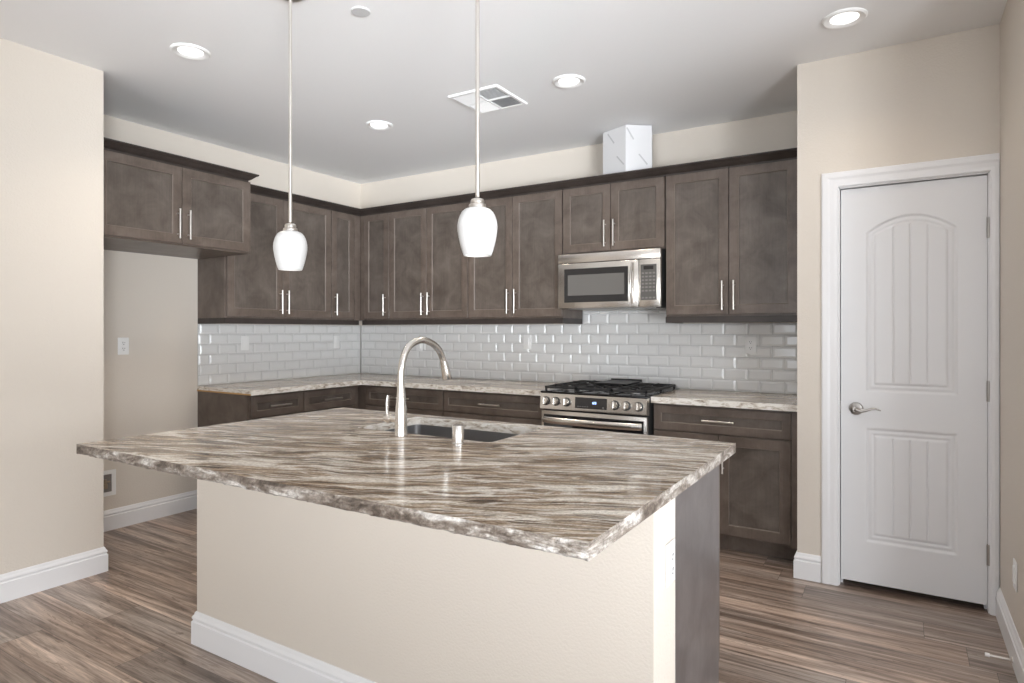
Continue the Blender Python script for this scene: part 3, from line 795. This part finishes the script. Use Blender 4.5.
# ---------------------------------------------------------------- duct cover on top of the cabinets
pts = [(2.872, -.345), (3.018, -.225), (2.950, -.020), (2.690, -.020), (2.662, -.250)]
t = thing('duct_cover', 'white taped vent duct cover rising to ceiling above the microwave cabinet', 'duct', (2.85, -.15, UZ1+.003))
bm = new(); prism(bm, [(x-2.85, y+.15) for x, y in pts], 0, 2.752-UZ1-.003); obj('casing', bm, M_box, t, smooth=False)
def strip(p0, p1, u0, z0_, u1, z1_):
    a = Vector(p0); b_ = Vector(p1); d = b_-a; nr = Vector((d.y, -d.x)).normalized()*.0012
    ang = math.atan2(z1_-z0_, (u1-u0)*d.length); ox, oz = -math.sin(ang)*.005, math.cos(ang)*.005
    bm = new(); vs = []
    for u, z in ((u0, z0_), (u1, z1_)):
        for s in (-1, 1):
            uu = u + s*ox/d.length; p = a+d*uu+nr; vs.append(bm.verts.new((p.x-2.85, p.y+.15, z+s*oz)))
    f = bm.faces.new((vs[0], vs[1], vs[3], vs[2])); r = bmesh.ops.extrude_face_region(bm, geom=[f])
    for e in r['geom']:
        if isinstance(e, bmesh.types.BMVert): e.co.x -= nr.x*.9; e.co.y -= nr.y*.9
    obj('tape_mark', bm, M_tape, t)
zt = 2.752-UZ1-.003
F_, R_, L_ = pts[0], pts[1], pts[4]
strip(L_, F_, .22, zt-.02, .50, zt-.10); strip(L_, F_, .62, zt-.20, .92, zt-.27)
strip(F_, R_, .04, zt-.02, .30, zt-.10); strip(F_, R_, .50, zt-.20, .82, zt-.27)

# ---------------------------------------------------------------- ceiling fittings
def downlight(x, y, label, src=None):
    if src: return dup(src, (x, y, H), label=label)
    t = thing('recessed_light', label, 'ceiling light', (x, y, H), group='recessed ceiling lights')
    bm = new(); lathe(bm, [(.094,0),(.094,-.004),(.086,-.010),(.074,-.009),(.060,-.002),(.060,0)], 48); obj('trim_ring', bm, M_white, t)
    bm = new(); lathe(bm, [(.0595,-.0005),(.0595,-.0025),(.03,-.004)], 40); obj('lens', bm, M_lens, t)
    return t
dl = downlight(1.393, -2.58, 'round recessed ceiling light nearest the left wall end, upper left')
downlight(1.40, -1.215, 'round recessed ceiling light between the pendant rods, nearest the kitchen corner', dl)
downlight(2.87, -1.215, 'round recessed ceiling light right of the square ceiling vent', dl)
downlight(4.268, -1.205, 'round recessed ceiling light in front of the pantry door wall', dl)
for x, y, s_ in ((1.393,-2.58,1.4), (1.40,-1.215,2.1), (2.87,-1.215,2.4), (4.268,-1.205,.5), (2.8,-4.2,1), (6.5,-3.5,1)):
    l = bpy.data.lights.new('downlight_beam', 'SPOT'); l.energy = 15*s_; l.spot_size = math.radians(125); l.spot_blend = .8; l.shadow_soft_size = .055; l.color = (1, .86, .71)
    o = bpy.data.objects.new('downlight_beam', l); COL.objects.link(o); o.location = (x, y, H-.02)
t = thing('sprinkler_cover', 'small flat grey round cover disc on the ceiling near the top edge', 'sprinkler cover', (2.43, -2.415, H))
bm = new(); lathe(bm, [(.043,0),(.043,-.004),(.040,-.007)], 32); obj('disc', bm, mat('cover_grey', (.62,.62,.62), .5), t)
# 4-way vent
t = thing('ceiling_vent', 'square white four-way air vent register on the ceiling', 'vent', (2.315, -1.217, H))
bm = new(); sweep(bm, [(-.178,-.178),(-.178,.178),(.178,.178),(.178,-.178)], [(0,0),(0,-.003),(.004,-.010),(.022,-.010),(.022,0)], closed=True); obj('frame', bm, M_white, t)
bm = new(); box(bm, -.156, .156, -.156, .156, -.0025, -.0008); obj('backing', bm, mat('vent_shadow', (.25,.25,.26), .7), t)
bm = new(); box(bm, -.004, .004, -.156, .156, -.012, -.003); box(bm, -.156, .156, -.004, .004, -.012, -.003); obj('divider', bm, M_white, t)
for qx, qy in ((-1,-1), (1,-1), (1,1), (-1,1)):
    bm = new()
    for k in range(9):
        a = .012+k*.0155
        if qx*qy > 0: box(bm, -.0085, .0085, -.070, .070, -.0005, .0005, 0, 1, T(qx*(a+.007), qy*.078, -.0075) @ RY(qx*.60))
        else: box(bm, -.070, .070, -.0085, .0085, -.0005, .0005, 0, 1, T(qx*.078, qy*(a+.007), -.0075) @ RX(-qy*.60))
    obj('louvre', bm, M_white, t)

# ---------------------------------------------------------------- pendants
def pendant(x, y, label, src=None):
    if src: return dup(src, (x, y, H), label=label)
    t = thing('pendant_light', label, 'pendant light', (x, y, H), group='pendant lights over the island')
    bm = new(); lathe(bm, [(.060,0),(.060,-.006),(.052,-.018),(.012,-.022)], 32); obj('canopy', bm, M_nickel, t)
    bm = new(); lathe(bm, [(.0072,-.02),(.0072,1.785-H)], 16); obj('rod', bm, M_nickel, t)
    bm = new(); lathe(bm, [(.009,1.781-H),(.021,1.777-H),(.0235,1.771-H),(.0235,1.764-H),(.021,1.762-H),(.028,1.760-H),(.0295,1.755-H),(.0295,1.748-H),(.024,1.746-H)], 28); obj('fitter', bm, M_nickel, t)
    z = 1.585-H
    pr = [(.027,.163),(.042,.158),(.054,.147),(.0625,.130),(.068,.108),(.0685,.088),(.0655,.066),(.060,.040),(.053,.015),(.0475,0)]
    prs = catmull([(a, b) for a, b in pr], 4)
    bm = new(); lathe(bm, [(r, z+h) for r, h in prs] + [(r-.003, z+h) for r, h in prs[::-1]], 48, cap=False)
    obj('glass_shade', bm, M_opal, t)
    return t
p0 = pendant(2.297, -2.69, 'left of the two white opal glass pendant lights over the island')
pendant(3.257, -2.69, 'right of the two opal glass pendants, hanging above the air gap cap', p0)
for x in (2.297, 3.257):
    l = bpy.data.lights.new('pendant_bulb', 'POINT'); l.energy = .12; l.shadow_soft_size = .02; l.color = (1, .95, .88)
    o = bpy.data.objects.new('pendant_bulb', l); COL.objects.link(o); o.location = (x, -2.69, 1.66)

# ---------------------------------------------------------------- door stop on the right baseboard
t = thing('door_stop', 'thin metal door stop with white tip on the right baseboard', 'door stop', (XR-.0165, -1.30, .026))
bm = new(); tube(bm, [(0,0,0),(-.075,0,0)], .0040, 12); lathe(bm, [(.012,0),(.012,.003),(.006,.007)], 20, RY(-PI/2)); obj('rod', bm, M_nickel, t)
bm = new(); tube(bm, [(-.073,0,0),(-.088,0,0)], .0075, 14); obj('tip', bm, M_white, t)
